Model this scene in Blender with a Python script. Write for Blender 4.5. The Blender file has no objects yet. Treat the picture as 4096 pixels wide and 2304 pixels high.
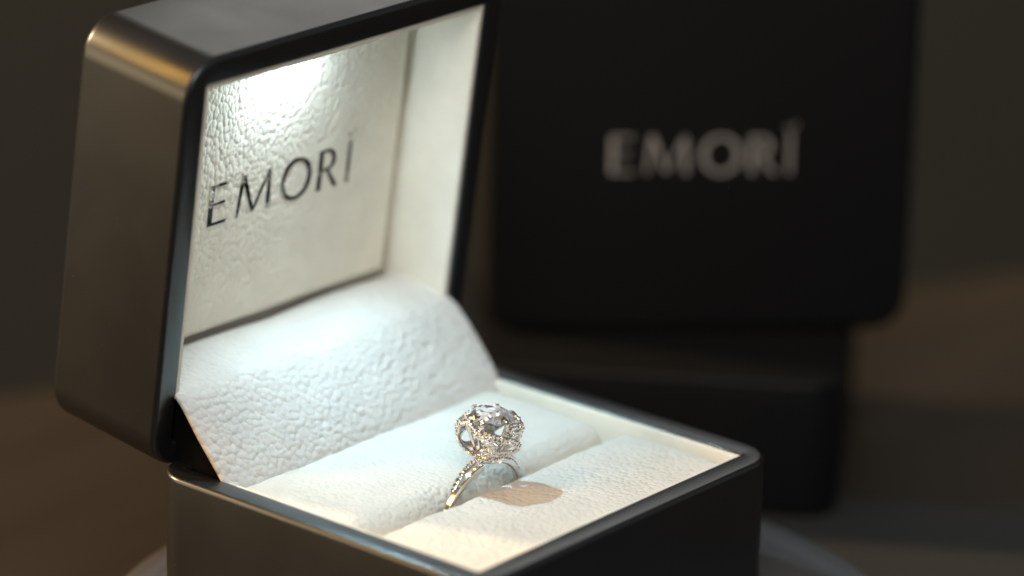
import bpy, bmesh, math, random
from mathutils import Vector, Matrix, Quaternion

random.seed(7)
er = Vector((.6408, -.7677)); ef = Vector((.7677, .6408))      # room axes: along and into the scene
S = 0.001                      # everything below is laid out in millimetres
R = math.radians
scene = bpy.context.scene
C = scene.collection

# ------------------------------------------------------------------ camera
CAM = Vector((-362.67, -364.78, 205.79))
YAW, PITCH, ROLL = 0.8753, 0.3369, 0.0207
fwd = Vector((math.sin(YAW) * math.cos(PITCH), math.cos(YAW) * math.cos(PITCH), -math.sin(PITCH)))
rgt = Vector((math.cos(YAW), -math.sin(YAW), 0))
upv = rgt.cross(fwd)
r2 = rgt * math.cos(ROLL) + upv * math.sin(ROLL)
u2 = -rgt * math.sin(ROLL) + upv * math.cos(ROLL)
cd = bpy.data.cameras.new('camera')
cam = bpy.data.objects.new('camera', cd); C.objects.link(cam)
m = Matrix((r2, u2, -fwd)).transposed().to_4x4(); m.translation = CAM * S
cam.matrix_world = m
cd.sensor_width = 36.0
cd.lens = 16648.8 / 4096 * 36.0
cd.clip_start, cd.clip_end = 0.02, 20.0
cd.dof.use_dof = True
cd.dof.focus_distance = 0.5515
cd.dof.aperture_fstop = 8.0
cd.dof.aperture_blades = 0
scene.camera = cam

# ------------------------------------------------------------------ world, lamps, exposure
w = bpy.data.worlds.new('World'); scene.world = w; w.use_nodes = True
wb = w.node_tree.nodes['Background']
wb.inputs[0].default_value = (1.0, 0.93, 0.87, 1); wb.inputs[1].default_value = 0.17

def area(name, loc, target, size, power, color, shape='DISK', size_y=None):
    d = bpy.data.lights.new(name, 'AREA'); d.shape = shape; d.size = size * S
    if size_y: d.size_y = size_y * S
    d.energy = power; d.color = color
    o = bpy.data.objects.new(name, d); C.objects.link(o)
    o.location = Vector(loc) * S
    o.rotation_euler = (Vector(target) - Vector(loc)).to_track_quat('-Z', 'Y').to_euler()
    return o
# warm low lamp behind the box: warm patch in the front corner, golden rim
TGT = Vector((10, -30, 0))
WD = Vector((-0.33, 0.944, 0)).normalized()
WE = R(24)
area('warm_lamp', TGT + (WD * math.cos(WE) + Vector((0, 0, math.sin(WE)))) * 1500, TGT, 70, 25.0, (1.0, 0.66, 0.36))
# tall amber lamp on the left, seen as the golden band on the lid's rounded corner
area('amber_lamp', Vector((0, 10, 55)) + Vector((-.66, .485, .57)) * 1000, (0, 10, 55), 140, 4.6, (1.0, 0.47, 0.085), 'RECTANGLE', 480)
# added dim warm fill low on the left, for the lid's left face
area('left_fill', (-640, 430, 75), (0, 0, 25), 700, 2.0, (1.0, 0.68, 0.36), 'RECTANGLE', 230)
# added softbox for the main ambient light, high in front on the left
area('front_softbox', Vector((20, -20, 10)) + Vector((-.50, -.48, .72)) * 1250, (20, -20, 10), 620, 6.9, (1.0, 0.93, 0.87), 'SQUARE')
# added soft light mirrored in the lid top, high behind on the right
area('lid_top_fill', Vector((20, 0, 60)) + Vector((.71, .46, .53)) * 880, (20, 0, 60), 360, 0.64, (1.0, 0.94, 0.86), 'SQUARE')

scene.view_settings.view_transform = 'Standard'
scene.view_settings.look = 'None'
scene.view_settings.exposure = 0.0
scene.view_settings.gamma = 1.0
scene.cycles.use_denoising = True
scene.cycles.max_bounces = 14
scene.cycles.transmission_bounces = 12
scene.cycles.glossy_bounces = 6
scene.cycles.sample_clamp_indirect = 12.0
scene.cycles.caustics_reflective = False
scene.cycles.caustics_refractive = True
scene.cycles.blur_glossy = 0.5

# ------------------------------------------------------------------ materials
def mat(name, color=(.5, .5, .5), rough=.5, metal=0.0, **kw):
    mt = bpy.data.materials.new(name); mt.use_nodes = True
    b = mt.node_tree.nodes['Principled BSDF']
    b.inputs['Base Color'].default_value = (*color, 1)
    b.inputs['Roughness'].default_value = rough
    b.inputs['Metallic'].default_value = metal
    for k, v in kw.items(): b.inputs[k.replace('_', ' ')].default_value = v
    return mt
def nd(mt, t, **kw):
    n = mt.node_tree.nodes.new(t)
    for k, v in kw.items(): setattr(n, k, v)
    return n
def ln(mt, a, b): mt.node_tree.links.new(a, b)
def bsdf(mt): return mt.node_tree.nodes['Principled BSDF']

def add_bump(mt, sock, dist, strength=1.0):
    b = nd(mt, 'ShaderNodeBump'); b.inputs['Strength'].default_value = strength
    b.inputs['Distance'].default_value = dist
    ln(mt, sock, b.inputs['Height']); ln(mt, b.outputs[0], bsdf(mt).inputs['Normal'])
    return b

def lacquer(name, base=(.010, .010, .011), tint=(1, 1, 1)):
    mt = mat(name, base, .34, 0.0, IOR=1.75)
    b = bsdf(mt); b.inputs['Specular IOR Level'].default_value = 0.5
    b.inputs['Specular Tint'].default_value = (*tint, 1)
    tc = nd(mt, 'ShaderNodeTexCoord')
    n = nd(mt, 'ShaderNodeTexNoise'); n.inputs['Scale'].default_value = 90; n.inputs['Detail'].default_value = 6
    ln(mt, tc.outputs['Object'], n.inputs['Vector'])
    mr = nd(mt, 'ShaderNodeMapRange'); mr.inputs['From Min'].default_value = .3; mr.inputs['From Max'].default_value = .7; mr.inputs['To Min'].default_value = .30; mr.inputs['To Max'].default_value = .36
    ln(mt, n.outputs[0], mr.inputs[0]); ln(mt, mr.outputs[0], b.inputs['Roughness'])
    # dust specks and fine scuffs
    v = nd(mt, 'ShaderNodeTexVoronoi'); v.inputs['Scale'].default_value = 760
    ln(mt, tc.outputs['Object'], v.inputs['Vector'])
    lt = nd(mt, 'ShaderNodeMath', operation='LESS_THAN'); lt.inputs[1].default_value = .085
    ln(mt, v.outputs['Distance'], lt.inputs[0])
    n3 = nd(mt, 'ShaderNodeTexNoise'); n3.inputs['Scale'].default_value = 140
    ln(mt, tc.outputs['Object'], n3.inputs['Vector'])
    g3 = nd(mt, 'ShaderNodeMath', operation='GREATER_THAN'); g3.inputs[1].default_value = .55
    ln(mt, n3.outputs[0], g3.inputs[0])
    mu = nd(mt, 'ShaderNodeMath', operation='MULTIPLY'); ln(mt, lt.outputs[0], mu.inputs[0]); ln(mt, g3.outputs[0], mu.inputs[1])
    mx = nd(mt, 'ShaderNodeMixRGB'); mx.inputs[1].default_value = (*base, 1); mx.inputs[2].default_value = (.06, .053, .042, 1)
    ln(mt, mu.outputs[0], mx.inputs[0]); ln(mt, mx.outputs[0], b.inputs['Base Color'])
    n2 = nd(mt, 'ShaderNodeTexNoise'); n2.inputs['Scale'].default_value = 2600; n2.inputs['Detail'].default_value = 3
    ln(mt, tc.outputs['Object'], n2.inputs['Vector'])
    add_bump(mt, n2.outputs[0], 0.00002, .25)
    return mt

def velvet(name, color, pebble=0.0, cell=1.0, stretch=(1, 1, 1), fuzz=1.0, sheen=.25):
    mt = mat(name, color, .92, 0.0)
    b = bsdf(mt)
    b.inputs['Specular IOR Level'].default_value = .12
    b.inputs['Sheen Weight'].default_value = sheen; b.inputs['Sheen Roughness'].default_value = .45
    tc = nd(mt, 'ShaderNodeTexCoord')
    mp = nd(mt, 'ShaderNodeMapping'); mp.inputs['Scale'].default_value = stretch
    ln(mt, tc.outputs['Object'], mp.inputs[0])
    fz = nd(mt, 'ShaderNodeTexNoise'); fz.inputs['Scale'].default_value = 2600; fz.inputs['Detail'].default_value = 4
    ln(mt, tc.outputs['Object'], fz.inputs['Vector'])
    fz2 = nd(mt, 'ShaderNodeTexNoise'); fz2.inputs['Scale'].default_value = 620; fz2.inputs['Detail'].default_value = 3
    ln(mt, tc.outputs['Object'], fz2.inputs['Vector'])
    ad = nd(mt, 'ShaderNodeMath', operation='MULTIPLY_ADD'); ad.inputs[1].default_value = .55
    ln(mt, fz.outputs[0], ad.inputs[0]); ln(mt, fz2.outputs[0], ad.inputs[2])
    h = ad.outputs[0]
    bp = nd(mt, 'ShaderNodeBump'); bp.inputs['Distance'].default_value = 0.00014 * fuzz; bp.inputs['Strength'].default_value = .6
    ln(mt, h, bp.inputs['Height'])
    # slight mottling of the nap
    mot = nd(mt, 'ShaderNodeTexNoise'); mot.inputs['Scale'].default_value = 170; mot.inputs['Detail'].default_value = 5
    ln(mt, tc.outputs['Object'], mot.inputs['Vector'])
    cr = nd(mt, 'ShaderNodeMapRange'); cr.inputs['From Min'].default_value = .3; cr.inputs['From Max'].default_value = .7
    cr.inputs['To Min'].default_value = .93; cr.inputs['To Max'].default_value = 1.03
    ln(mt, mot.outputs[0], cr.inputs[0])
    vm = nd(mt, 'ShaderNodeVectorMath', operation='SCALE'); vm.inputs[0].default_value = color
    ln(mt, cr.outputs[0], vm.inputs['Scale']); ln(mt, vm.outputs[0], b.inputs['Base Color'])
    if pebble:
        wn = nd(mt, 'ShaderNodeTexNoise'); wn.inputs['Scale'].default_value = 420; wn.inputs['Detail'].default_value = 2
        ln(mt, mp.outputs[0], wn.inputs['Vector'])
        va = nd(mt, 'ShaderNodeVectorMath', operation='MULTIPLY_ADD')
        va.inputs[1].default_value = (.00022, .00022, .00022)
        ln(mt, wn.outputs['Color'], va.inputs[0]); ln(mt, mp.outputs[0], va.inputs[2])
        vo = nd(mt, 'ShaderNodeTexVoronoi', feature='SMOOTH_F1'); vo.inputs['Scale'].default_value = 1000.0 / cell
        vo.inputs['Smoothness'].default_value = .35; vo.inputs['Randomness'].default_value = .95
        ln(mt, va.outputs[0], vo.inputs['Vector'])
        pw = nd(mt, 'ShaderNodeMath', operation='POWER'); pw.inputs[1].default_value = 2.0
        ln(mt, vo.outputs['Distance'], pw.inputs[0])
        ng = nd(mt, 'ShaderNodeMath', operation='MULTIPLY'); ng.inputs[1].default_value = -1.0
        ln(mt, pw.outputs[0], ng.inputs[0])
        # pebbles stand out unevenly
        un = nd(mt, 'ShaderNodeTexNoise'); un.inputs['Scale'].default_value = 110; un.inputs['Detail'].default_value = 2
        ln(mt, tc.outputs['Object'], un.inputs['Vector'])
        um = nd(mt, 'ShaderNodeMapRange'); um.inputs['From Min'].default_value = .3; um.inputs['From Max'].default_value = .7
        um.inputs['To Min'].default_value = .75; um.inputs['To Max'].default_value = 1.1
        ln(mt, un.outputs[0], um.inputs[0])
        mm = nd(mt, 'ShaderNodeMath', operation='MULTIPLY'); ln(mt, ng.outputs[0], mm.inputs[0]); ln(mt, um.outputs[0], mm.inputs[1])
        b2 = nd(mt, 'ShaderNodeBump'); b2.inputs['Distance'].default_value = pebble * S; b2.inputs['Strength'].default_value = 1.0
        ln(mt, mm.outputs[0], b2.inputs['Height']); ln(mt, bp.outputs[0], b2.inputs['Normal'])
        ln(mt, b2.outputs[0], b.inputs['Normal'])
    else:
        ln(mt, bp.outputs[0], b.inputs['Normal'])
    return mt

M = {}
M['lacquer'] = lacquer('black_lacquer', (.010, .010, .011), (.76, .90, 1.0))
M['cream_flap'] = velvet('cream_pebbled_suede', (.74, .725, .685), pebble=.30, cell=.88, stretch=(1, 1, 1))
M['cream_panel'] = velvet('cream_pebbled_panel', (.93, .89, .77), pebble=.21, cell=.80, stretch=(1.2, 1, .85))
M['cream_pad'] = velvet('cream_suede_pad', (.79, .775, .715), pebble=.22, cell=.75)
M['cream_liner'] = velvet('cream_velvet_liner', (.89, .86, .76))
M['black_suede'] = velvet('black_suede', (.012, .012, .012), sheen=.02)
M['matte_black'] = mat('matte_black_card', (.0055, .0066, .0078), .5, Specular_IOR_Level=.2)
M['hinge_gap'] = mat('black_gap_fill', (.004, .004, .004), .9, Specular_IOR_Level=.1)
M['foil'] = mat('silver_foil', (.26, .29, .31), .22, 1.0)
def foil_bump_glints(mt):
    tc = nd(mt, 'ShaderNodeTexCoord'); n = nd(mt, 'ShaderNodeTexNoise'); n.inputs['Scale'].default_value = 620; n.inputs['Detail'].default_value = 5
    ln(mt, tc.outputs['Object'], n.inputs['Vector']); add_bump(mt, n.outputs[0], .0005, .8)
    n2 = nd(mt, 'ShaderNodeTexNoise'); n2.inputs['Scale'].default_value = 330; n2.inputs['Detail'].default_value = 6; n2.inputs['Roughness'].default_value = .7
    ln(mt, tc.outputs['Object'], n2.inputs['Vector'])
    r = nd(mt, 'ShaderNodeValToRGB'); r.color_ramp.elements[0].color = (.06, .07, .08, 1); r.color_ramp.elements[1].color = (1, 1, 1, 1)  # bright glints and dark reflections painted into the foil colour
    r.color_ramp.elements[0].position = .50; r.color_ramp.elements[1].position = .56
    ln(mt, n2.outputs[0], r.inputs[0]); ln(mt, r.outputs[0], bsdf(mt).inputs['Base Color'])
foil_bump_glints(M['foil'])
M['foil_dim'] = mat('grey_foil', (.46, .46, .46), .5, .3)
M['platinum'] = mat('white_gold', (.86, .85, .83), .07, 1.0)
M['setting'] = mat('pave_setting', (.80, .79, .78), .08, 1.0)
M['pave'] = mat('pave_diamond', (.97, .97, .98), .03, 1.0)
dm = bpy.data.materials.new('diamond'); dm.use_nodes = True
nt = dm.node_tree; nt.nodes.clear()
out = nt.nodes.new('ShaderNodeOutputMaterial')
gl = nt.nodes.new('ShaderNodeBsdfGlass'); gl.inputs['IOR'].default_value = 2.417; gl.inputs['Roughness'].default_value = 0.0
# inner facets as small tilted cells, sparkle and fire painted into their colour
tc_ = nt.nodes.new('ShaderNodeTexCoord'); vo_ = nt.nodes.new('ShaderNodeTexVoronoi'); vo_.inputs['Scale'].default_value = 1900
nt.links.new(tc_.outputs['Object'], vo_.inputs['Vector'])
ge_ = nt.nodes.new('ShaderNodeNewGeometry')
sb_ = nt.nodes.new('ShaderNodeVectorMath'); sb_.operation = 'SUBTRACT'; sb_.inputs[1].default_value = (.5, .5, .5)
nt.links.new(vo_.outputs['Color'], sb_.inputs[0])
ma_ = nt.nodes.new('ShaderNodeVectorMath'); ma_.operation = 'MULTIPLY_ADD'; ma_.inputs[1].default_value = (.9, .9, .9)
nt.links.new(sb_.outputs[0], ma_.inputs[0]); nt.links.new(ge_.outputs['Normal'], ma_.inputs[2])
no_ = nt.nodes.new('ShaderNodeVectorMath'); no_.operation = 'NORMALIZE'; nt.links.new(ma_.outputs[0], no_.inputs[0])
gs = nt.nodes.new('ShaderNodeBsdfGlossy'); gs.inputs['Roughness'].default_value = .02; gs.inputs['Color'].default_value = (.97, .98, 1, 1)
nt.links.new(no_.outputs[0], gs.inputs['Normal'])
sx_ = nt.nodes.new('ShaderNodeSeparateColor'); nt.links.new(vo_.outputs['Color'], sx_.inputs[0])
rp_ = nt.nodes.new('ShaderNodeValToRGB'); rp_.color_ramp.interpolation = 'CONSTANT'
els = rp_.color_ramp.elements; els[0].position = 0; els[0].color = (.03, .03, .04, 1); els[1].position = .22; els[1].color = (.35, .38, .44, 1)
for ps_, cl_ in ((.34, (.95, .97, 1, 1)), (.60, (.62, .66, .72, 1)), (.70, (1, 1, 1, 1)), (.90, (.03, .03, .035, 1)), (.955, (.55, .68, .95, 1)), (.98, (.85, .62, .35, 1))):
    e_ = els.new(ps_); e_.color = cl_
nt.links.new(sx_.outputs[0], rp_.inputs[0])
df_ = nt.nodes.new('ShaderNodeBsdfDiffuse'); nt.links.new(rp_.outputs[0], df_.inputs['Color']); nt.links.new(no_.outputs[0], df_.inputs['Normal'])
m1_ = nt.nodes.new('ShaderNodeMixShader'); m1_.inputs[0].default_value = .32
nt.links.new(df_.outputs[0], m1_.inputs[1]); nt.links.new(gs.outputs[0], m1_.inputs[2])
mxs = nt.nodes.new('ShaderNodeMixShader'); mxs.inputs[0].default_value = .80
nt.links.new(gl.outputs[0], mxs.inputs[1]); nt.links.new(m1_.outputs[0], mxs.inputs[2]); nt.links.new(mxs.outputs[0], out.inputs[0])
M['diamond'] = dm
M['glue'] = mat('dark_glue', (.05, .07, .09), .28, 0.0, IOR=1.6)
M['led'] = mat('led_lens', (1, 1, 1), .3); b = bsdf(M['led'])
b.inputs['Emission Color'].default_value = (.76, .91, 1.0, 1); b.inputs['Emission Strength'].default_value = 480
M['plate'] = mat('grey_satin_plate', (.16, .155, .15), .42)
M['mat'] = mat('grey_felt', (.055, .056, .05), .9)
M['wood'] = mat('brown_wood', (.10, .068, .045), .7, Specular_IOR_Level=.12)
def wood_grain(mt, c1, c2):
    tc = nd(mt, 'ShaderNodeTexCoord'); mp = nd(mt, 'ShaderNodeMapping'); mp.inputs['Scale'].default_value = (3, 30, 3)
    mp.inputs['Rotation'].default_value = (0, 0, .5)
    n = nd(mt, 'ShaderNodeTexNoise'); n.inputs['Scale'].default_value = 4; n.inputs['Detail'].default_value = 5
    ln(mt, tc.outputs['Object'], mp.inputs[0]); ln(mt, mp.outputs[0], n.inputs['Vector'])
    r = nd(mt, 'ShaderNodeValToRGB'); r.color_ramp.elements[0].color = (*c1, 1); r.color_ramp.elements[1].color = (*c2, 1)
    r.color_ramp.elements[0].position = .3; r.color_ramp.elements[1].position = .7
    ln(mt, n.outputs[0], r.inputs[0]); ln(mt, r.outputs[0], bsdf(mt).inputs['Base Color'])
wood_grain(M['wood'], (.031, .026, .0195), (.038, .032, .0245))
M['wall'] = mat('dark_wall', (.06, .06, .05), .9)
def noise_col(mt, scale, c1, c2):
    tc = nd(mt, 'ShaderNodeTexCoord'); n = nd(mt, 'ShaderNodeTexNoise'); n.inputs['Scale'].default_value = scale; n.inputs['Detail'].default_value = 4
    ln(mt, tc.outputs['Object'], n.inputs['Vector'])
    r = nd(mt, 'ShaderNodeValToRGB'); r.color_ramp.elements[0].color = (*c1, 1); r.color_ramp.elements[1].color = (*c2, 1)
    ln(mt, n.outputs[0], r.inputs[0]); ln(mt, r.outputs[0], bsdf(mt).inputs['Base Color'])
noise_col(M['wall'], 6, (.0165, .0205, .0208), (.0215, .0265, .0265))
noise_col(M['mat'], 900, (.015, .017, .016), (.022, .0245, .023))
noise_col(M['plate'], 60, (.075, .076, .08), (.09, .091, .095))

# ------------------------------------------------------------------ helpers
def link(name, me, material, parent=None, smooth=True):
    if smooth:
        for p_ in me.polygons: p_.use_smooth = True
    if material: me.materials.append(material)
    o = bpy.data.objects.new(name, me); C.objects.link(o)
    if parent: o.parent = parent
    return o
def mesh(name, verts, faces):
    me = bpy.data.meshes.new(name); me.from_pydata([tuple(Vector(v) * S) for v in verts], [], faces)
    me.update(); return me
def bm_mesh(name, bm):
    bmesh.ops.recalc_face_normals(bm, faces=bm.faces)
    me = bpy.data.meshes.new(name); bm.to_mesh(me); bm.free(); return me
def empty(name, loc, rotz=0):
    o = bpy.data.objects.new(name, None); C.objects.link(o)
    o.location = Vector(loc) * S; o.rotation_euler = (0, 0, rotz); o.empty_display_size = .01
    return o
def tag(o, label, cat, group=None):
    o['label'] = label; o['category'] = cat
    if group: o['group'] = group
    return o
def rrect(x0, y0, x1, y1, r, n=8):
    pts = []
    for cx, cy, a0 in ((x1 - r, y1 - r, 0), (x0 + r, y1 - r, 90), (x0 + r, y0 + r, 180), (x1 - r, y0 + r, 270)):
        for k in range(n + 1):
            a = R(a0 + 90 * k / n); pts.append((cx + r * math.cos(a), cy + r * math.sin(a)))
    return pts
def loft(name, loops, T, cap0=False, cap1=False):
    """loops: equal-length closed rings of (x, y, z)"""
    n = len(loops[0]); V = []; F = []
    for L in loops: V += [T(*p_) for p_ in L]
    for i in range(len(loops) - 1):
        for k in range(n):
            a = i * n + k; b_ = i * n + (k + 1) % n
            F.append((a, b_, b_ + n, a + n))
    if cap0: F.append(tuple(range(n))[::-1])
    if cap1: F.append(tuple(range((len(loops) - 1) * n, len(loops) * n)))
    bm = bmesh.new(); vs = [bm.verts.new(Vector(v) * S) for v in V]
    for f in F: bm.faces.new([vs[i] for i in f])
    return bm_mesh(name, bm)
def sharp(o, ang=35):
    me = o.data
    bm = bmesh.new(); bm.from_mesh(me)
    for e in bm.edges:
        if len(e.link_faces) == 2 and e.calc_face_angle(0) > R(ang): e.smooth = False
    bm.to_mesh(me); bm.free()
    return o
def rbox(name, x0, y0, z0, x1, y1, z1, T, bev=.5, r=None, seg=4, material=None, parent=None):
    """block with softly rounded edges"""
    r = r or bev * 1.2
    loops = []
    def ring(ins, z): return [(x, y, z) for x, y in rrect(x0 + ins, y0 + ins, x1 - ins, y1 - ins, max(r - ins, .02), 5)]
    for k in range(seg + 1):
        a = R(90 * k / seg); loops.append(ring(bev * (1 - math.sin(a)), z0 + bev * (1 - math.cos(a))))
    for k in range(seg + 1):
        a = R(90 * k / seg); loops.append(ring(bev * (1 - math.cos(a)), z1 - bev * (1 - math.sin(a))))
    return link(name, loft(name, loops, T, True, True), material, parent)

# ------------------------------------------------------------------ lettering: strokes of real thickness
def poly_strokes(strokes):
    """each stroke: list of polygons"""
    return strokes
def ring_poly(cx, cy, rx, ry, tx, ty, n=40):
    o = [(cx + rx * math.cos(2 * math.pi * k / n), cy + ry * math.sin(2 * math.pi * k / n)) for k in range(n)]
    i = [(cx + (rx - tx) * math.cos(2 * math.pi * k / n), cy + (ry - ty) * math.sin(2 * math.pi * k / n)) for k in range(n)]
    return [(o[k], o[(k + 1) % n], i[(k + 1) % n], i[k]) for k in range(n)]
def arc_strip(cx, cy, rx, ry, tx, ty, a0, a1, n=16):
    q = []
    for k in range(n):
        A = R(a0 + (a1 - a0) * k / n); B = R(a0 + (a1 - a0) * (k + 1) / n)
        q.append(((cx + rx * math.cos(A), cy + ry * math.sin(A)), (cx + rx * math.cos(B), cy + ry * math.sin(B)),
                  (cx + (rx - tx) * math.cos(B), cy + (ry - ty) * math.sin(B)), (cx + (rx - tx) * math.cos(A), cy + (ry - ty) * math.sin(A))))
    return q
def letters():
    st, th = .82, .52
    L = {}
    L['E'] = (0.0, [((0, 0), (st, 0), (st, 6), (0, 6)), ((st, 5.62), (3.55, 5.62), (3.6, 6), (st, 6)),
                    ((st, 2.95), (3.1, 2.95), (3.1, 3.3), (st, 3.3)), ((st, 0), (3.7, 0), (3.65, .38), (st, .38))])
    L['M'] = (5.3, [((0, 0), (.46, 0), (1.08, 5.0), (.55, 6)), ((.55, 6), (1.32, 6), (3.55, .25), (2.98, .25)),
                    ((3.08, .25), (3.45, .25), (6.3, 6), (5.72, 6)), ((5.62, 6), (6.32, 6), (6.66, 0), (5.88, 0))])
    L['O'] = (13.55, ring_poly(3.0, 3, 3.1, 3.15, .82, .52))
    L['R'] = (20.7, [((0, 0), (st, 0), (st, 6), (0, 6)), ((st, 5.62), (1.7, 5.62), (1.7, 6), (st, 6)), ((st, 2.75), (1.7, 2.75), (1.7, 3.12), (st, 3.12))]
              + arc_strip(1.7, 4.375, 1.75, 1.625, .78, .44, -90, 90)
              + [((1.55, 2.80), (2.30, 2.75), (4.25, 0), (3.4, 0))])
    L['I'] = (25.5, [((.9, 0), (1.5, 0), (1.5, 6.4), (.9, 6.4)),
                     ((.35, 7.35), (.85, 7.5), (1.25, 7.0), (1.1, 6.85)), ((1.1, 6.85), (1.25, 7.05), (2.2, 8.3), (2.05, 7.55))])
    return L
def letter_mesh(name, polys, x0, v0, d, T, thick=.10, sc=1.0):
    bm = bmesh.new()
    for P in polys:
        a = sum(P[i][0] * P[(i + 1) % len(P)][1] - P[(i + 1) % len(P)][0] * P[i][1] for i in range(len(P)))
        if a < 0: P = P[::-1]
        top = [bm.verts.new(Vector(T(x0 + x * sc, v0 + y * sc, d + thick)) * S) for x, y in P]
        bot = [bm.verts.new(Vector(T(x0 + x * sc, v0 + y * sc, d - .15)) * S) for x, y in P]
        bm.faces.new(top)
        for i in range(len(P)):
            j = (i + 1) % len(P); bm.faces.new((top[i], bot[i], bot[j], top[j]))
    me = bpy.data.meshes.new(name); bm.to_mesh(me); bm.free(); return me

# ------------------------------------------------------------------ the ring box
W, D, H, LD = 62.0, 58.1, 58.6, 19.9
T_RIM, RC, HB = 3.6, 5.6, 22.0
LEAN, HY, HZ = .1364, -.24, -.85
ORG = Vector((31, -29, -HB))
def TB(x, y, z): return (x - ORG.x, y - ORG.y, z - ORG.z)            # box space -> root space
def TL(x, v, z):                                                    # lid space (z = -depth behind the opening)
    d = -z
    return TB(x, HY - v * math.sin(LEAN) + d * math.cos(LEAN), HZ + v * math.cos(LEAN) + d * math.sin(LEAN))

def shell(name, x0, y0, x1, y1, depth, cavity, T, material, parent, be=.7, bb=1.4, rim=T_RIM):
    loops = []
    def ring(ins, z, rr=RC): return [(x, y, z) for x, y in rrect(x0 + ins, y0 + ins, x1 - ins, y1 - ins, max(rr - ins, .3), 10)]
    for k in range(6):
        a = R(90 * k / 5); loops.append(ring(bb * (1 - math.sin(a)), -depth + bb * (1 - math.cos(a))))
    for k in range(6):
        a = R(90 * k / 5); loops.append(ring(be * (1 - math.cos(a)), -be * (1 - math.sin(a))))
    for ins, z in ((rim - .25, 0), (rim - .07, -.07), (rim, -.25), (rim, -cavity)):
        loops.append([(x, y, z) for x, y in rrect(x0 + ins, y0 + ins, x1 - ins, y1 - ins, .5, 10)])
    o = link(name, loft(name, loops, T, True, True), material, parent)
    return sharp(o, 50)

def grid_surface(name, nu, nv, fn, T):
    V = []; F = []
    for i in range(nu + 1):
        for j in range(nv + 1): V.append(T(*fn(i / nu, j / nv)))
    for i in range(nu):
        for j in range(nv):
            a = i * (nv + 1) + j; F.append((a, a + nv + 1, a + nv + 2, a + 1))
    return mesh(name, V, F)

def spline(pts, t):
    n = len(pts) - 1; s = min(max(t, 0), 1) * n; i = min(int(s), n - 1); f = s - i
    P = [Vector(pts[max(i - 1, 0)]), Vector(pts[i]), Vector(pts[i + 1]), Vector(pts[min(i + 2, n)])]
    return .5 * ((2 * P[1]) + (P[2] - P[0]) * f + (2 * P[0] - 5 * P[1] + 4 * P[2] - P[3]) * f * f + (3 * P[1] - P[0] - 3 * P[2] + P[3]) * f ** 3)

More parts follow.
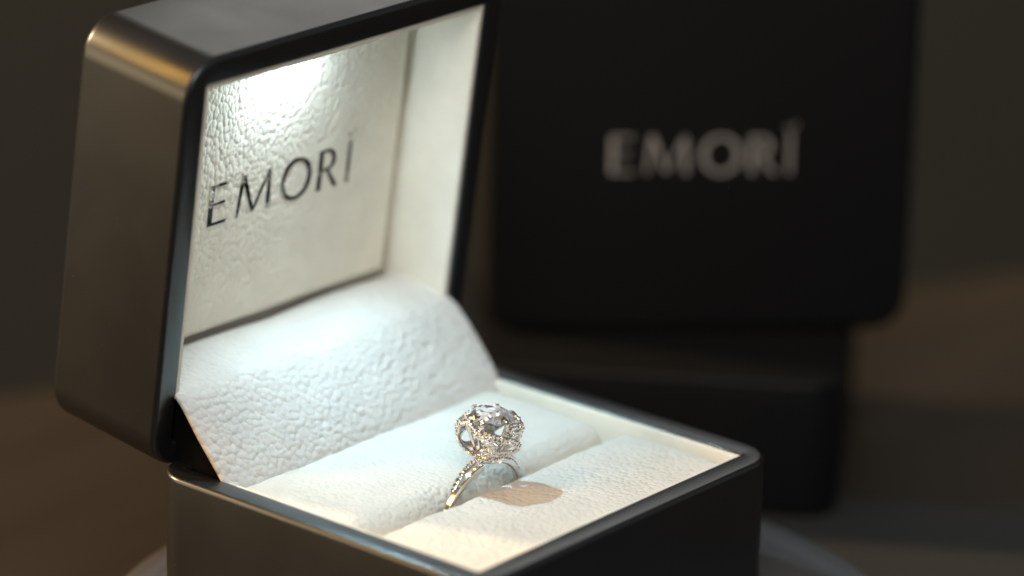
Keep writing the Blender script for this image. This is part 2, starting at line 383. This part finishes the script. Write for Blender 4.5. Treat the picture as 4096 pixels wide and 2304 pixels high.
PANEL_D = 10.5
LETTER = letters()
def make_box(root, lin, lit):
    base = shell('base', 0, -D, W, 0, HB, 17, TB, M['lacquer'], root)
    lid = shell('lid', 0, 0, W, H, LD, 13, TL, M['lacquer'], root, be=.8, bb=1.5)
    I0, I1 = T_RIM, W - T_RIM
    t = .9
    # liners of the base: four thin upholstered boards
    ln_ = lin['liner']
    for x0, y0, x1, y1 in ((I0, -D + I0, I0 + t, -10.8), (I1 - t, -D + I0, I1, -9.5), (I0 + t, -D + I0, I1 - t, -D + I0 + t)):
        rbox('liner', x0 + .02, y0 + .02, -16.9, x1 - .02, y1 - .02, -.28, TB, bev=.28, material=ln_, parent=base)
    # ring cushions: two padded rolls with the slot between them
    def roll(y0, y1, zt, r0, r1, x0=I0 + t + .25, x1=I1 - t - 1.0, bulge=.35):
        prof = []
        n = 10
        for k in range(n + 1):
            a = R(90 * k / n); prof.append((y0 + r0 * (1 - math.sin(a)), zt - r0 * (1 - math.cos(a)) if False else zt - r0 + r0 * math.cos(a)))
        prof = [(y0, -16.5)] + prof[::-1]
        for k in range(1, 9): prof.append((y0 + r0 + (y1 - r1 - y0 - r0) * k / 9, zt + bulge * math.sin(math.pi * k / 9)))
        for k in range(n + 1):
            a = R(90 * k / n); prof.append((y1 - r1 + r1 * math.sin(a), zt - r1 + r1 * math.cos(a)))
        prof.append((y1, -16.5))
        xs = []
        er = 1.1
        for k in range(7):
            a = R(90 * k / 6); xs.append((x0 + er * (1 - math.sin(a)), er * (1 - math.cos(a))))
        xs = [(x0 + er * (1 - math.cos(R(90 * k / 6))), er * (1 - math.sin(R(90 * k / 6)))) for k in range(7)]
        mid = [(x0 + er + (x1 - x0 - 2 * er) * k / 70, 0) for k in range(1, 70)]
        xe = [(2 * ((x0 + x1) / 2) - x, s) for x, s in xs[::-1]]
        allx = xs + mid + xe
        V = []; F = []; m_ = len(prof)
        cy = (y0 + y1) / 2
        for x, s in allx:
            for (y, z) in prof:
                k = max(0.0, min(1.0, (z + 16.5) / 6))
                yy = cy + (y - cy) * (1 - s / (abs(y1 - y0) / 2) * .8)
                wob = .06 * math.sin(x * .23 + y * .31 + y0) + .04 * math.sin(x * .61 - y * .45 + 1.3) + .035 * math.sin(x * 1.7 + y * .9) + .02 * math.sin(x * 3.1 - y * 1.2)
                dip = .3 * math.exp(-((abs(x - 29.5) - 7.4) / 2.2) ** 2) * math.exp(-((y + 33.6) / 3.0) ** 2)
                V.append(TB(x, yy, z - s * k + (wob - dip) * k))
        for i in range(len(allx) - 1):
            for j in range(m_ - 1):
                a = i * m_ + j; F.append((a, a + m_, a + m_ + 1, a + 1))
        F.append(tuple(range(m_))); F.append(tuple(range((len(allx) - 1) * m_, len(allx) * m_))[::-1])
        bm = bmesh.new(); vs = [bm.verts.new(Vector(v) * S) for v in V]
        for f in F: bm.faces.new([vs[i] for i in f])
        return link('cushion', bm_mesh('cushion', bm), lin['pad'], root)
    roll(-32.6, -8.5, -1.5, 4.2, 1.2)
    roll(-D + I0 + t + .15, -35.0, -1.35, 1.0, 1.6, bulge=.25)
    # hinge flap: padded suede running out of the lid and down into the base
    p_in = TL(0, 10.1, -PANEL_D - .3)
    prof = [(p_in[1] + ORG.y, p_in[2] + ORG.z), (5.3, 11.25), (2.0, 10.85), (-.9, 10.25), (-3.0, 9.4), (-5.1, 7.6), (-7.0, 5.55), (-9.3, 2.85), (-11.1, .3), (-12.2, -2.2), (-12.4, -5)]
    xl, xr = 3.3, W - 3.5
    def fl(u, v):
        q = spline([(a, b_, 0) for a, b_ in prof], v)
        e = min(u, 1 - u) * (xr - xl)
        puff = .35 * (1 - math.exp(-e / 3.0))
        sag = .12 * math.sin(u * 9 + v * 5) + .10 * math.sin(u * 17 + 2)
        q2 = spline([(a, b_, 0) for a, b_ in prof], min(v + .02, 1)); q1 = spline([(a, b_, 0) for a, b_ in prof], max(v - .02, 0))
        tg = (q2 - q1).normalized(); nr = Vector((tg.y, -tg.x, 0))
        if nr.x > 0 and nr.y < 0: nr = -nr
        flat = .75 * (1 - u) ** 8 * math.sin(math.pi * min(max((v - .35) / .5, 0), 1))
        q = q + nr * (puff + sag - .3 - flat)
        return (xl + (xr - xl) * u, q.x, q.y)
    me = grid_surface('flap', 120, 60, fl, TB)
    fo = link('flap', me, lin['flap'], root)
    so = fo.modifiers.new('thickness', 'SOLIDIFY'); so.thickness = .5 * S; so.offset = 1
    # black fill under the flap, standing in for the shaded cavity
    hp = [(-1.0, -16.0), (-9.6, -16.0), (-9.6, -1.2), (-8.0, 1.4), (-3.2, 6.8), (-2.0, 8.0), (1.0, 8.6), (7.0, 9.2), (7.0, 4.6), (1.0, 3.4), (-.2, .6)]
    V = [TB(4.6, a, b_) for a, b_ in hp] + [TB(W - 4.8, a, b_) for a, b_ in hp]; n = len(hp)
    F = [tuple(range(n)), tuple(range(n, 2 * n))[::-1]] + [(i, n + i, n + (i + 1) % n, (i + 1) % n) for i in range(n)]
    link('hinge_gap_fill', mesh('hinge_gap_fill', V, F), M['hinge_gap'], root, smooth=False)
    # lid lining: back panel, side boards, top board
    for x0, y0, x1, y1 in ((I0, 9.8, I0 + t, H - I0), (I1 - t, 9.0, I1, H - I0), (I0 + t, H - I0 - t, I1 - t, H - I0)):
        rbox('liner', x0 + .02, y0 + .02, -12.9, x1 - .02, y1 - .02, -.25, TL, bev=.25, material=ln_, parent=lid)
    panel = rbox('panel', I0 + t + .3, 11.4, -12.2, I1 - t - 1.7, H - I0 - t - .3, -PANEL_D, TL, bev=.75, r=1.0, material=lin['panel'], parent=lid)
    rbox('backing', I0 + t + .05, 6.0, -12.95, I1 - t - .05, H - I0 - t - .05, -12.3, TL, bev=.1, material=ln_, parent=lid)
    for ch in 'EMORI':
        x0, polys = LETTER[ch]
        o = link('letter', letter_mesh('letter_' + ch, polys, 17.8 + x0 * 1.04, 27.6, -PANEL_D, TL), lin['foil'], lid, smooth=False)
        o['label'] = 'letter ' + ch
    # hardened glue along the right edge of the lining
    V = []; F = []; rg = random.Random(11); NS = 150
    for i in range(NS + 1):
        y = -12 - (D - 12 - I0 - 1.2) * i / NS; rr_ = .16 + .10 * rg.random() + (.06 if 40 < i < 120 else 0)
        for k in range(6):
            a_ = 2 * math.pi * k / 6; V.append(TB(I1 - .12 + rr_ * math.cos(a_) + rg.uniform(-.05, .05), y, -.12 + rr_ * .8 * math.sin(a_) + rg.uniform(-.04, .04)))
    for i in range(NS):
        for k in range(6): F.append((i * 6 + k, i * 6 + (k + 1) % 6, (i + 1) * 6 + (k + 1) % 6, (i + 1) * 6 + k))
    link('glue_line', mesh('glue_line', V, F), M['glue'], base, smooth=False)
    # LED let into the top board
    lx, lz = 29.5, -7.2
    y_top = H - I0 - t
    ringp = [(lx + 1.9 * math.cos(2 * math.pi * k / 24), lz + 1.9 * math.sin(2 * math.pi * k / 24)) for k in range(24)]
    inn = [(lx + 1.3 * math.cos(2 * math.pi * k / 24), lz + 1.3 * math.sin(2 * math.pi * k / 24)) for k in range(24)]
    V = [TL(a, y_top - .02, b_) for a, b_ in ringp] + [TL(a, y_top - .45, b_) for a, b_ in ringp] + [TL(a, y_top - .45, b_) for a, b_ in inn] + [TL(a, y_top - .02, b_) for a, b_ in inn]
    F = []
    for s in range(3):
        for k in range(24):
            F.append((s * 24 + k, s * 24 + (k + 1) % 24, (s + 1) * 24 + (k + 1) % 24, (s + 1) * 24 + k))
    link('lamp_bezel', mesh('lamp_bezel', V, F), M['platinum'], lid)
    V = [TL(lx + rr * math.cos(2 * math.pi * k / 24), y_top - hh, lz + rr * math.sin(2 * math.pi * k / 24)) for rr, hh in ((1.25, .1), (1.1, .45), (.6, .7)) for k in range(24)]
    F = [(s * 24 + k, s * 24 + (k + 1) % 24, (s + 1) * 24 + (k + 1) % 24, (s + 1) * 24 + k) for s in range(2) for k in range(24)] + [tuple(range(48, 72))]
    link('lamp_lens', mesh('lamp_lens', V, F), M['led'] if lit else M['foil_dim'], lid)
    return lid, (lx, y_top - .9, lz)

root = tag(empty('ring_box', ORG), 'open black lacquer ring box with cream suede lining and lit lid around the ring', 'ring box')
lid, led = make_box(root, dict(liner=M['cream_liner'], pad=M['cream_pad'], flap=M['cream_flap'], panel=M['cream_panel'], foil=M['foil']), True)
# the LED's own light
d = bpy.data.lights.new('led_light', 'SPOT'); d.energy = 0.158; d.color = (.50, .83, .99); d.shadow_soft_size = 1.0 * S
d.spot_size = R(128); d.spot_blend = 1.0
lo = bpy.data.objects.new('led_light', d); C.objects.link(lo); lo.parent = lid
lp = Vector(TL(*led)) * S; lo.location = lp
tgt = Vector(TB(33, -58, -1)) * S
lo.rotation_euler = (tgt - lp).to_track_quat('-Z', 'Y').to_euler()

# fuzz along the lit edge of the top board
bm = bmesh.new()
rf = random.Random(3)
for k in range(520):
    x = rf.uniform(16, 57); v = H - T_RIM - .9
    p0 = Vector(TL(x, v + .06, -.25 - rf.random() * .9))
    L_ = rf.uniform(.2, .75) * (1.0 if 24 < x < 46 else .6)
    dx = rf.uniform(-.18, .18)
    p1 = Vector(TL(x + dx, v - L_, -.3 - rf.random() * .9))
    wv = Vector((.045, 0, 0))
    a, b_, c_ = bm.verts.new((p0 - wv) * S), bm.verts.new((p0 + wv) * S), bm.verts.new(p1 * S)
    bm.faces.new((a, b_, c_))
me = bpy.data.meshes.new('fuzz'); bm.to_mesh(me); bm.free()
fz = link('fuzz', me, M['cream_liner'], lid, smooth=False); fz['kind'] = 'stuff'

# ------------------------------------------------------------------ the ring
RX, RY, RZ, RR = 29.5, -33.4, -6.1, 8.0
HEAD_Z = 2.0
rroot = tag(empty('diamond_ring', (RX, RY, RZ - RR - .6)), 'white gold diamond ring with a rose shaped pave halo, standing in the cushion slot', 'ring')
RO = Vector((RX, RY, RZ - RR - .6))
TILT = R(3)
def TR(x, y, z):            # ring space: origin at ring centre, x along the slot, y across, z up; leans a little forward
    yy = y * math.cos(TILT) - z * math.sin(TILT); zz = y * math.sin(TILT) + z * math.cos(TILT)
    return Vector((x, yy, zz + RR + .6))

def sweep(name, path, widths, thick, material, parent, closed=False, normal_fn=None, rnd=.3):
    """ribbon with a rounded rectangular section along path; normal_fn(i) is the outward face normal"""
    n = len(path); V = []; F = []; m_ = 8
    for i, p_ in enumerate(path):
        a = path[(i - 1) % n] if closed or i > 0 else p_; b_ = path[(i + 1) % n] if closed or i < n - 1 else p_
        tg = (b_ - a).normalized(); nr = normal_fn(i); nr = (nr - tg * nr.dot(tg)).normalized(); bt = tg.cross(nr)
        wd = widths(i) / 2; th = thick / 2
        for sx, sy in ((1, -.55), (1, .55), (.72, 1), (-.72, 1), (-1, .55), (-1, -.55), (-.72, -1), (.72, -1)):
            V.append(p_ + bt * wd * sx + nr * th * sy)
    cnt = n if closed else n - 1
    for i in range(cnt):
        for k in range(m_):
            a = i * m_ + k; b_ = i * m_ + (k + 1) % m_; c_ = ((i + 1) % n) * m_ + (k + 1) % m_; d_ = ((i + 1) % n) * m_ + k
            F.append((a, b_, c_, d_))
    if not closed: F.append(tuple(range(m_))[::-1]); F.append(tuple(range((n - 1) * m_, n * m_)))
    o = link(name, mesh(name, V, F), material, parent); return sharp(o, 60)

# small faceted stone, shared by every pave setting (radius 1)
def stone_mesh(name, r=1.0, seg=8):
    bm = bmesh.new()
    def rg(rad, z, off): return [bm.verts.new(Vector((rad * math.cos(2 * math.pi * (k + off) / seg), rad * math.sin(2 * math.pi * (k + off) / seg), z)) * S * r) for k in range(seg)]
    g = rg(1, 0, 0); m1 = rg(.78, .30, .5); tb = rg(.5, .46, 0); pv = bm.verts.new((0, 0, -.8 * S * r))
    for k in range(seg):
        j = (k + 1) % seg
        bm.faces.new((g[k], g[j], m1[k])); bm.faces.new((m1[k], g[j], m1[j]))
        bm.faces.new((m1[k], m1[j], tb[j])); bm.faces.new((m1[k], tb[j], tb[k]))
        bm.faces.new((g[j], g[k], pv))
    bm.faces.new(tb)
    me = bpy.data.meshes.new(name); bm.to_mesh(me); bm.free(); me.materials.append(M['pave']); return me
STONE = stone_mesh('pave_stone')
def put_stone(pos, nrm, r, parent):
    o = bpy.data.objects.new('pave_diamond', STONE); C.objects.link(o); o.parent = parent
    nrm = (nrm + Vector((rf.uniform(-.3, .3), rf.uniform(-.3, .3), rf.uniform(-.3, .3)))).normalized()
    o.location = pos * S
    q = nrm.to_track_quat('Z', 'Y') @ Quaternion((0, 0, 1), rf.uniform(0, 6.28))
    o.rotation_mode = 'QUATERNION'; o.rotation_quaternion = q; o.scale = (r, r, r)
def stones_along(path, nfn, spacing, r, parent, start=0.0, offset=.12, side=0.0):
    acc = start; last = path[0]
    for i in range(1, len(path)):
        tg = path[i] - last; acc += tg.length
        if acc >= spacing and tg.length > 0:
            acc = 0; nn = nfn(i)
            put_stone(path[i] + nn * offset + tg.normalized().cross(nn) * side, nn, r, parent)
        last = path[i]

# shank: a polished strand and a pave strand twisted round each other
def strand(ph, amp=.62):
    P = []; N = []
    for k in range(181):
        a = R(-62 + (360 - 56) * 0) if False else None
        t = k / 180
        ang = R(90 + 13) + t * R(360 - 26)          # from the head's left side, round the bottom, to its right
        tw = 3.0 * math.pi * 2 * t / 2 + ph
        s = amp * math.sin(tw * 1.0 + ph * 0)
        rad = RR + .34 * math.cos(tw)
        P.append(TR(rad * math.cos(ang), s, rad * math.sin(ang)))
        N.append((TR(math.cos(ang), 0, math.sin(ang)) - TR(0, 0, 0)).normalized())
    return P, N
M_STR = []
for ph, pv in ((1.25, True), (1.25 + math.pi, False)):
    P, N = strand(ph)
    so = sweep('band', P, lambda i: .86 if pv else .78, .85 if pv else .95, M['setting'] if pv else M['platinum'], rroot, normal_fn=lambda i, N=N: N[i])
    if pv:
        vis = [i for i in range(181) if i < 52 or i > 128]
        for lo_, hi_ in ((0, 56), (124, 181)):
            stones_along(P[lo_:hi_], lambda i, N=N, lo_=lo_: N[lo_ + i], .74, .43, so, .3, offset=.40)

# head: tilted with the ring; stone axis z
HC = RR + .3          # collar height above ring centre
def TH(x, y, z): return TR(x, y, z + HC)
def HN(th, up): return (TR(math.cos(th) * math.cos(up), math.sin(th) * math.cos(up), math.sin(up)) - TR(0, 0, 0)).normalized()
er0, ef0 = er, ef
CAMTH = R(220.2)     # head angle 0 is measured from the ring's own x axis
# collar
N_ = 72
P = [TH(1.75 * math.cos(2 * math.pi * k / N_), 1.75 * math.sin(2 * math.pi * k / N_), .35) for k in range(N_)]
nf = lambda i: HN(2 * math.pi * i / N_, -.1)
col = sweep('collar', P, lambda i: .95, .6, M['setting'], rroot, True, nf)
stones_along(P + P[:1], lambda i: nf(i % N_), .66, .40, col, .3, offset=.28)
# rose of ribbon petals: leaf shaped loops leaning round the bowl (mm right of / above / towards the viewer from the head's middle)
HM = RR + 3.75
h_r = Vector((er0.x, er0.y, 0)); h_c = Vector((-ef0.x, -ef0.y, 0))
def PH(right, up, near, turn=0.0):
    z = (up + .33 * near) / .944
    p_ = h_r * right + h_c * near
    p_ = Matrix.Rotation(turn, 3, 'Z') @ p_
    return TR(p_.x, p_.y, HM + z)
def petal(pts, turn, width=.95, rows=2, closed=True, n=84):
    ctl = [PH(a_, b_, c_, turn) for a_, b_, c_ in pts]
    if closed:
        m_ = len(ctl); path = []
        for k in range(n):
            s_ = k / n * m_; i = int(s_); f = s_ - i
            P = [ctl[(i + j - 1) % m_] for j in range(4)]
            path.append(.5 * ((2 * P[1]) + (P[2] - P[0]) * f + (2 * P[0] - 5 * P[1] + 4 * P[2] - P[3]) * f * f + (3 * P[1] - P[0] - 3 * P[2] + P[3]) * f ** 3))
    else: path = [spline(ctl, k / (n - 1)) for k in range(n)]
    cen = TR(0, 0, HM + .6); axis = (TR(0, 0, 1) - TR(0, 0, 0))
    def nf_(i):
        d_ = path[i % len(path)] - cen; d_ = d_ - axis * d_.dot(axis) * .75
        return d_.normalized()
    po = sweep('petal', path, lambda i: width, .5, M['setting'], rroot, closed, nf_)
    pp = path + path[:1] if closed else path
    if rows == 1: stones_along(pp, nf_, .66, .40, po, .3, offset=.22)
    else:
        stones_along(pp, nf_, .52, .29, po, .1, offset=.23, side=.25); stones_along(pp, nf_, .52, .29, po, .4, offset=.23, side=-.25)
LOOP_A = [(-2.8, 1.5, 1.7), (-3.85, 1.25, 1.0), (-4.15, .05, .9), (-3.65, -1.35, 1.1), (-2.6, -2.45, 1.4), (-1.4, -3.1, 1.6), (.2, -2.4, 2.3), (.45, -1.75, 2.9), (-.4, -.75, 3.4), (-1.5, .25, 3.2), (-2.4, 1.0, 2.4)]
LOOP_B = [(-.2, .05, 3.6), (1.1, -.35, 3.6), (2.5, -.6, 2.9), (3.45, -.95, 1.9), (3.95, -1.55, 1.0), (3.2, -2.25, .8), (2.0, -2.4, 1.3), (1.0, -2.45, 2.0), (.5, -2.0, 2.7), (.1, -1.0, 3.3)]
LOOP_C = [(2.3, 1.0, 2.2), (3.2, 1.35, 1.0), (4.35, 1.1, -.2), (3.45, .3, .4), (2.7, .2, 1.6)]
for trn in (0.0, math.pi):
    petal(LOOP_A, trn, .92); petal(LOOP_B, trn, .92); petal(LOOP_C, trn, .8)
petal([(-3.0, 1.7, 1.2), (-3.7, 1.35, .3), (-3.9, .9, -.6), (-3.2, .9, -1.4), (-2.6, 1.6, -.6)], 0, .8)
petal([(-.5, -2.1, 2.6), (.3, -2.15, 2.75), (.9, -2.45, 2.5), (.4, -2.9, 2.2), (-.2, -2.8, 2.2)], 0, .7, n=40)
# centre stone
def brilliant(r):
    bm = bmesh.new(); V = lambda rad, z, a: bm.verts.new(TH(rad * math.cos(a), rad * math.sin(a), z) * S)
    n = 8; z0 = 6.0
    st = [R(45 * k) for k in range(n)]
    table = [V(.56 * r, z0 + .33 * r, a) for a in st]
    star = [V(.78 * r, z0 + .20 * r, a + R(22.5)) for a in st]
    gird = [V(r, z0 + .02 * r, R(22.5 * k)) for k in range(16)]
    gird2 = [V(r, z0 - .02 * r, R(22.5 * k)) for k in range(16)]
    low = [V(.35 * r, z0 - .60 * r, a) for a in st]
    cul = V(0, z0 - .88 * r, 0)
    bm.faces.new(table)
    for k in range(n):
        j = (k + 1) % n
        bm.faces.new((table[k], star[k], table[j]))
        bm.faces.new((table[j], star[k], gird[(2 * k + 2) % 16])); bm.faces.new((table[j], gird[(2 * k + 2) % 16], star[j]))
        bm.faces.new((star[k], gird[2 * k], gird[2 * k + 1])); bm.faces.new((star[k], gird[2 * k + 1], gird[(2 * k + 2) % 16]))
        bm.faces.new((gird2[2 * k + 1], gird2[2 * k], low[k])); bm.faces.new((gird2[2 * k + 1], low[k], low[j])) ; bm.faces.new((gird2[(2 * k + 2) % 16], gird2[2 * k + 1], low[j]))
        bm.faces.new((low[k], cul, low[j]))
    for k in range(16):
        j = (k + 1) % 16; bm.faces.new((gird[k], gird2[k], gird2[j], gird[j]))
    return bm_mesh('centre_diamond', bm)
link('centre_diamond', brilliant(3.1), M['diamond'], rroot, smooth=False)
# six claws
for k in range(6):
    th = CAMTH + R(43 + 60 * k)
    pts = [TH(rr * math.cos(th), rr * math.sin(th), hh) for rr, hh in ((1.5, .5), (2.2, 2.6), (3.0, 4.8), (3.3, 5.8), (3.22, 6.2), (2.85, 6.38))]
    path = [spline(pts, i / 20) for i in range(21)]
    sweep('prong', path, lambda i: .52 - .1 * abs(i - 15) / 15, .5, M['platinum'], rroot, normal_fn=lambda i, th=th: HN(th, .1))

# ------------------------------------------------------------------ plate under the box
pc, pr, pz0, pz1 = (30.2, -36.8), 54.9, -36.0, -22.0
loops = []
for rr, z in ((pr - 2, pz0), (pr - .6, pz0 + .4), (pr, pz0 + 1.4), (pr, pz1 - .8), (pr - .25, pz1 - .25), (pr - .8, pz1), (pr - 4.2, pz1), (pr - 4.6, pz1 - .25), (pr - 5.2, pz1 - .25), (pr - 30, pz1 - .25)):
    loops.append([(rr * math.cos(2 * math.pi * k / 128), rr * math.sin(2 * math.pi * k / 128), z - pz0) for k in range(128)])
plate = link('display_plate', loft('display_plate', loops, lambda x, y, z: (x, y, z), True, True), M['plate'])
sharp(plate, 40); plate.location = Vector((*pc, pz0)) * S
tag(plate, 'round grey satin display stand under the open cream lined ring box', 'display stand')

# ------------------------------------------------------------------ second box, black inside
TH2 = R(7)

ax = er * math.cos(TH2) - ef * math.sin(TH2)
rot2 = math.atan2(ax.y, ax.x)
FR = Vector((119.3, -27.5))
ctr = FR - Vector((math.cos(rot2), math.sin(rot2))) * (W / 2) + Vector((-math.sin(rot2), math.cos(rot2))) * 29.0
riser = tag(empty('riser_block', (ctr.x, ctr.y, -36.0), rot2), 'low black lacquer block carrying the lettered black box behind the ring box', 'display block')
BX = (-W / 2, -29.0, W / 2, 29.0)
def block(name, x0, y0, x1, y1, z0, z1, parent, rc, be, bb, T=lambda x, y, z: (x, y, z)):
    loops = []
    def ring(ins, z): return [(x, y, z) for x, y in rrect(x0 + ins, y0 + ins, x1 - ins, y1 - ins, rc - ins, 10)]
    for k in range(6):
        a_ = R(90 * k / 5); loops.append(ring(bb * (1 - math.sin(a_)), z0 + bb * (1 - math.cos(a_))))
    for k in range(6):
        a_ = R(90 * k / 5); loops.append(ring(be * (1 - math.cos(a_)), z1 - be * (1 - math.sin(a_))))
    return link(name, loft(name, loops, T, True, True), M['matte_black'], parent)
block('body', *BX, 0, 20.5, riser, RC, .4, 1.0)
block('top_plate', BX[0] - .3, BX[1] - .3, BX[2] + .3, BX[3] + .3, 20.6, 22.0, riser, RC, .8, .3)
# closed box standing on its side on the riser, lid with lettering towards the viewer
TH3 = R(-4)
ax3 = er * math.cos(TH3) - ef * math.sin(TH3); rot3 = math.atan2(ax3.y, ax3.x)
q = Vector((123.05, 3.47, -14.0))
root2 = tag(empty('jewellery_box', q, rot3), 'closed black box with blurred grey EMORI lettering, standing upright on the low block', 'jewellery box')
W2, H2 = 66.0, 60.0
TV = lambda x, y, z: (x, -z, y)        # lay the box on its side: opening plane vertical
lid2 = block('lid', -W2 / 2, 0, W2 / 2, H2, -20, 0, root2, RC, 1.4, .6, TV)
block('base', -W2 / 2, 0, W2 / 2, H2, -42, -20.3, root2, RC, .6, 1.4, TV)
for ch in 'EMORI':
    x0, polys = LETTER[ch]
    o = link('letter', letter_mesh('letter_' + ch, polys, -14.0 + x0 * 1.04, 25.8, 0, TV), M['foil_dim'], lid2, smooth=False)
    o['label'] = 'letter ' + ch

# ------------------------------------------------------------------ surroundings
def slab(name, poly, z0, z1, material, label=None, cat=None):
    bm = bmesh.new(); n = len(poly)
    c0 = Vector((sum(p_[0] for p_ in poly) / n, sum(p_[1] for p_ in poly) / n, z0))
    a = [bm.verts.new((Vector((x, y, z1)) - c0) * S) for x, y in poly]; b_ = [bm.verts.new((Vector((x, y, z0)) - c0) * S) for x, y in poly]
    bm.faces.new(a); bm.faces.new(b_[::-1])
    for i in range(n): bm.faces.new((a[i], b_[i], b_[(i + 1) % n], a[(i + 1) % n]))
    o = link(name, bm_mesh(name, bm), material, smooth=False); o.location = c0 * S
    if label: tag(o, label, cat)
    return o
# table whose far edge runs away to the right
A = Vector((70.5, 104.9)); B = Vector((225, 24)); e = (B - A).normalized(); nrm = Vector((e.y, -e.x))
if nrm.y > 0: nrm = -nrm
P0 = A - e * 900; P1 = A + e * 900
tb = slab('table', [P0, P1, P1 + nrm * 1000, P0 + nrm * 1000], -66, -36.6, M['wood'])
tb['kind'] = 'structure'
# dark felt mat
Q = Vector((131.2, -26.4)); qe = (Vector((143, -45.8)) - Q).normalized(); qn = Vector((qe.y, -qe.x))
if qn.x > 0: qn = -qn
Q0 = Q - qe * 40
slab('felt_mat', [Q0, Q0 + qe * 420, Q0 + qe * 420 + qn * 300, Q0 + qn * 300], -36.55, -36.05, M['mat'], 'dark grey felt mat lying on the brown table', 'mat')
# wall
wd = ef
WC = Vector((-362.7, -364.8)) + ef * 1500
a = WC - er * 1500; b_ = WC + er * 1500
wl_ = slab('wall', [a, b_, b_ + ef * 60, a + ef * 60], -900, 1500, M['wall']); wl_['kind'] = 'structure'
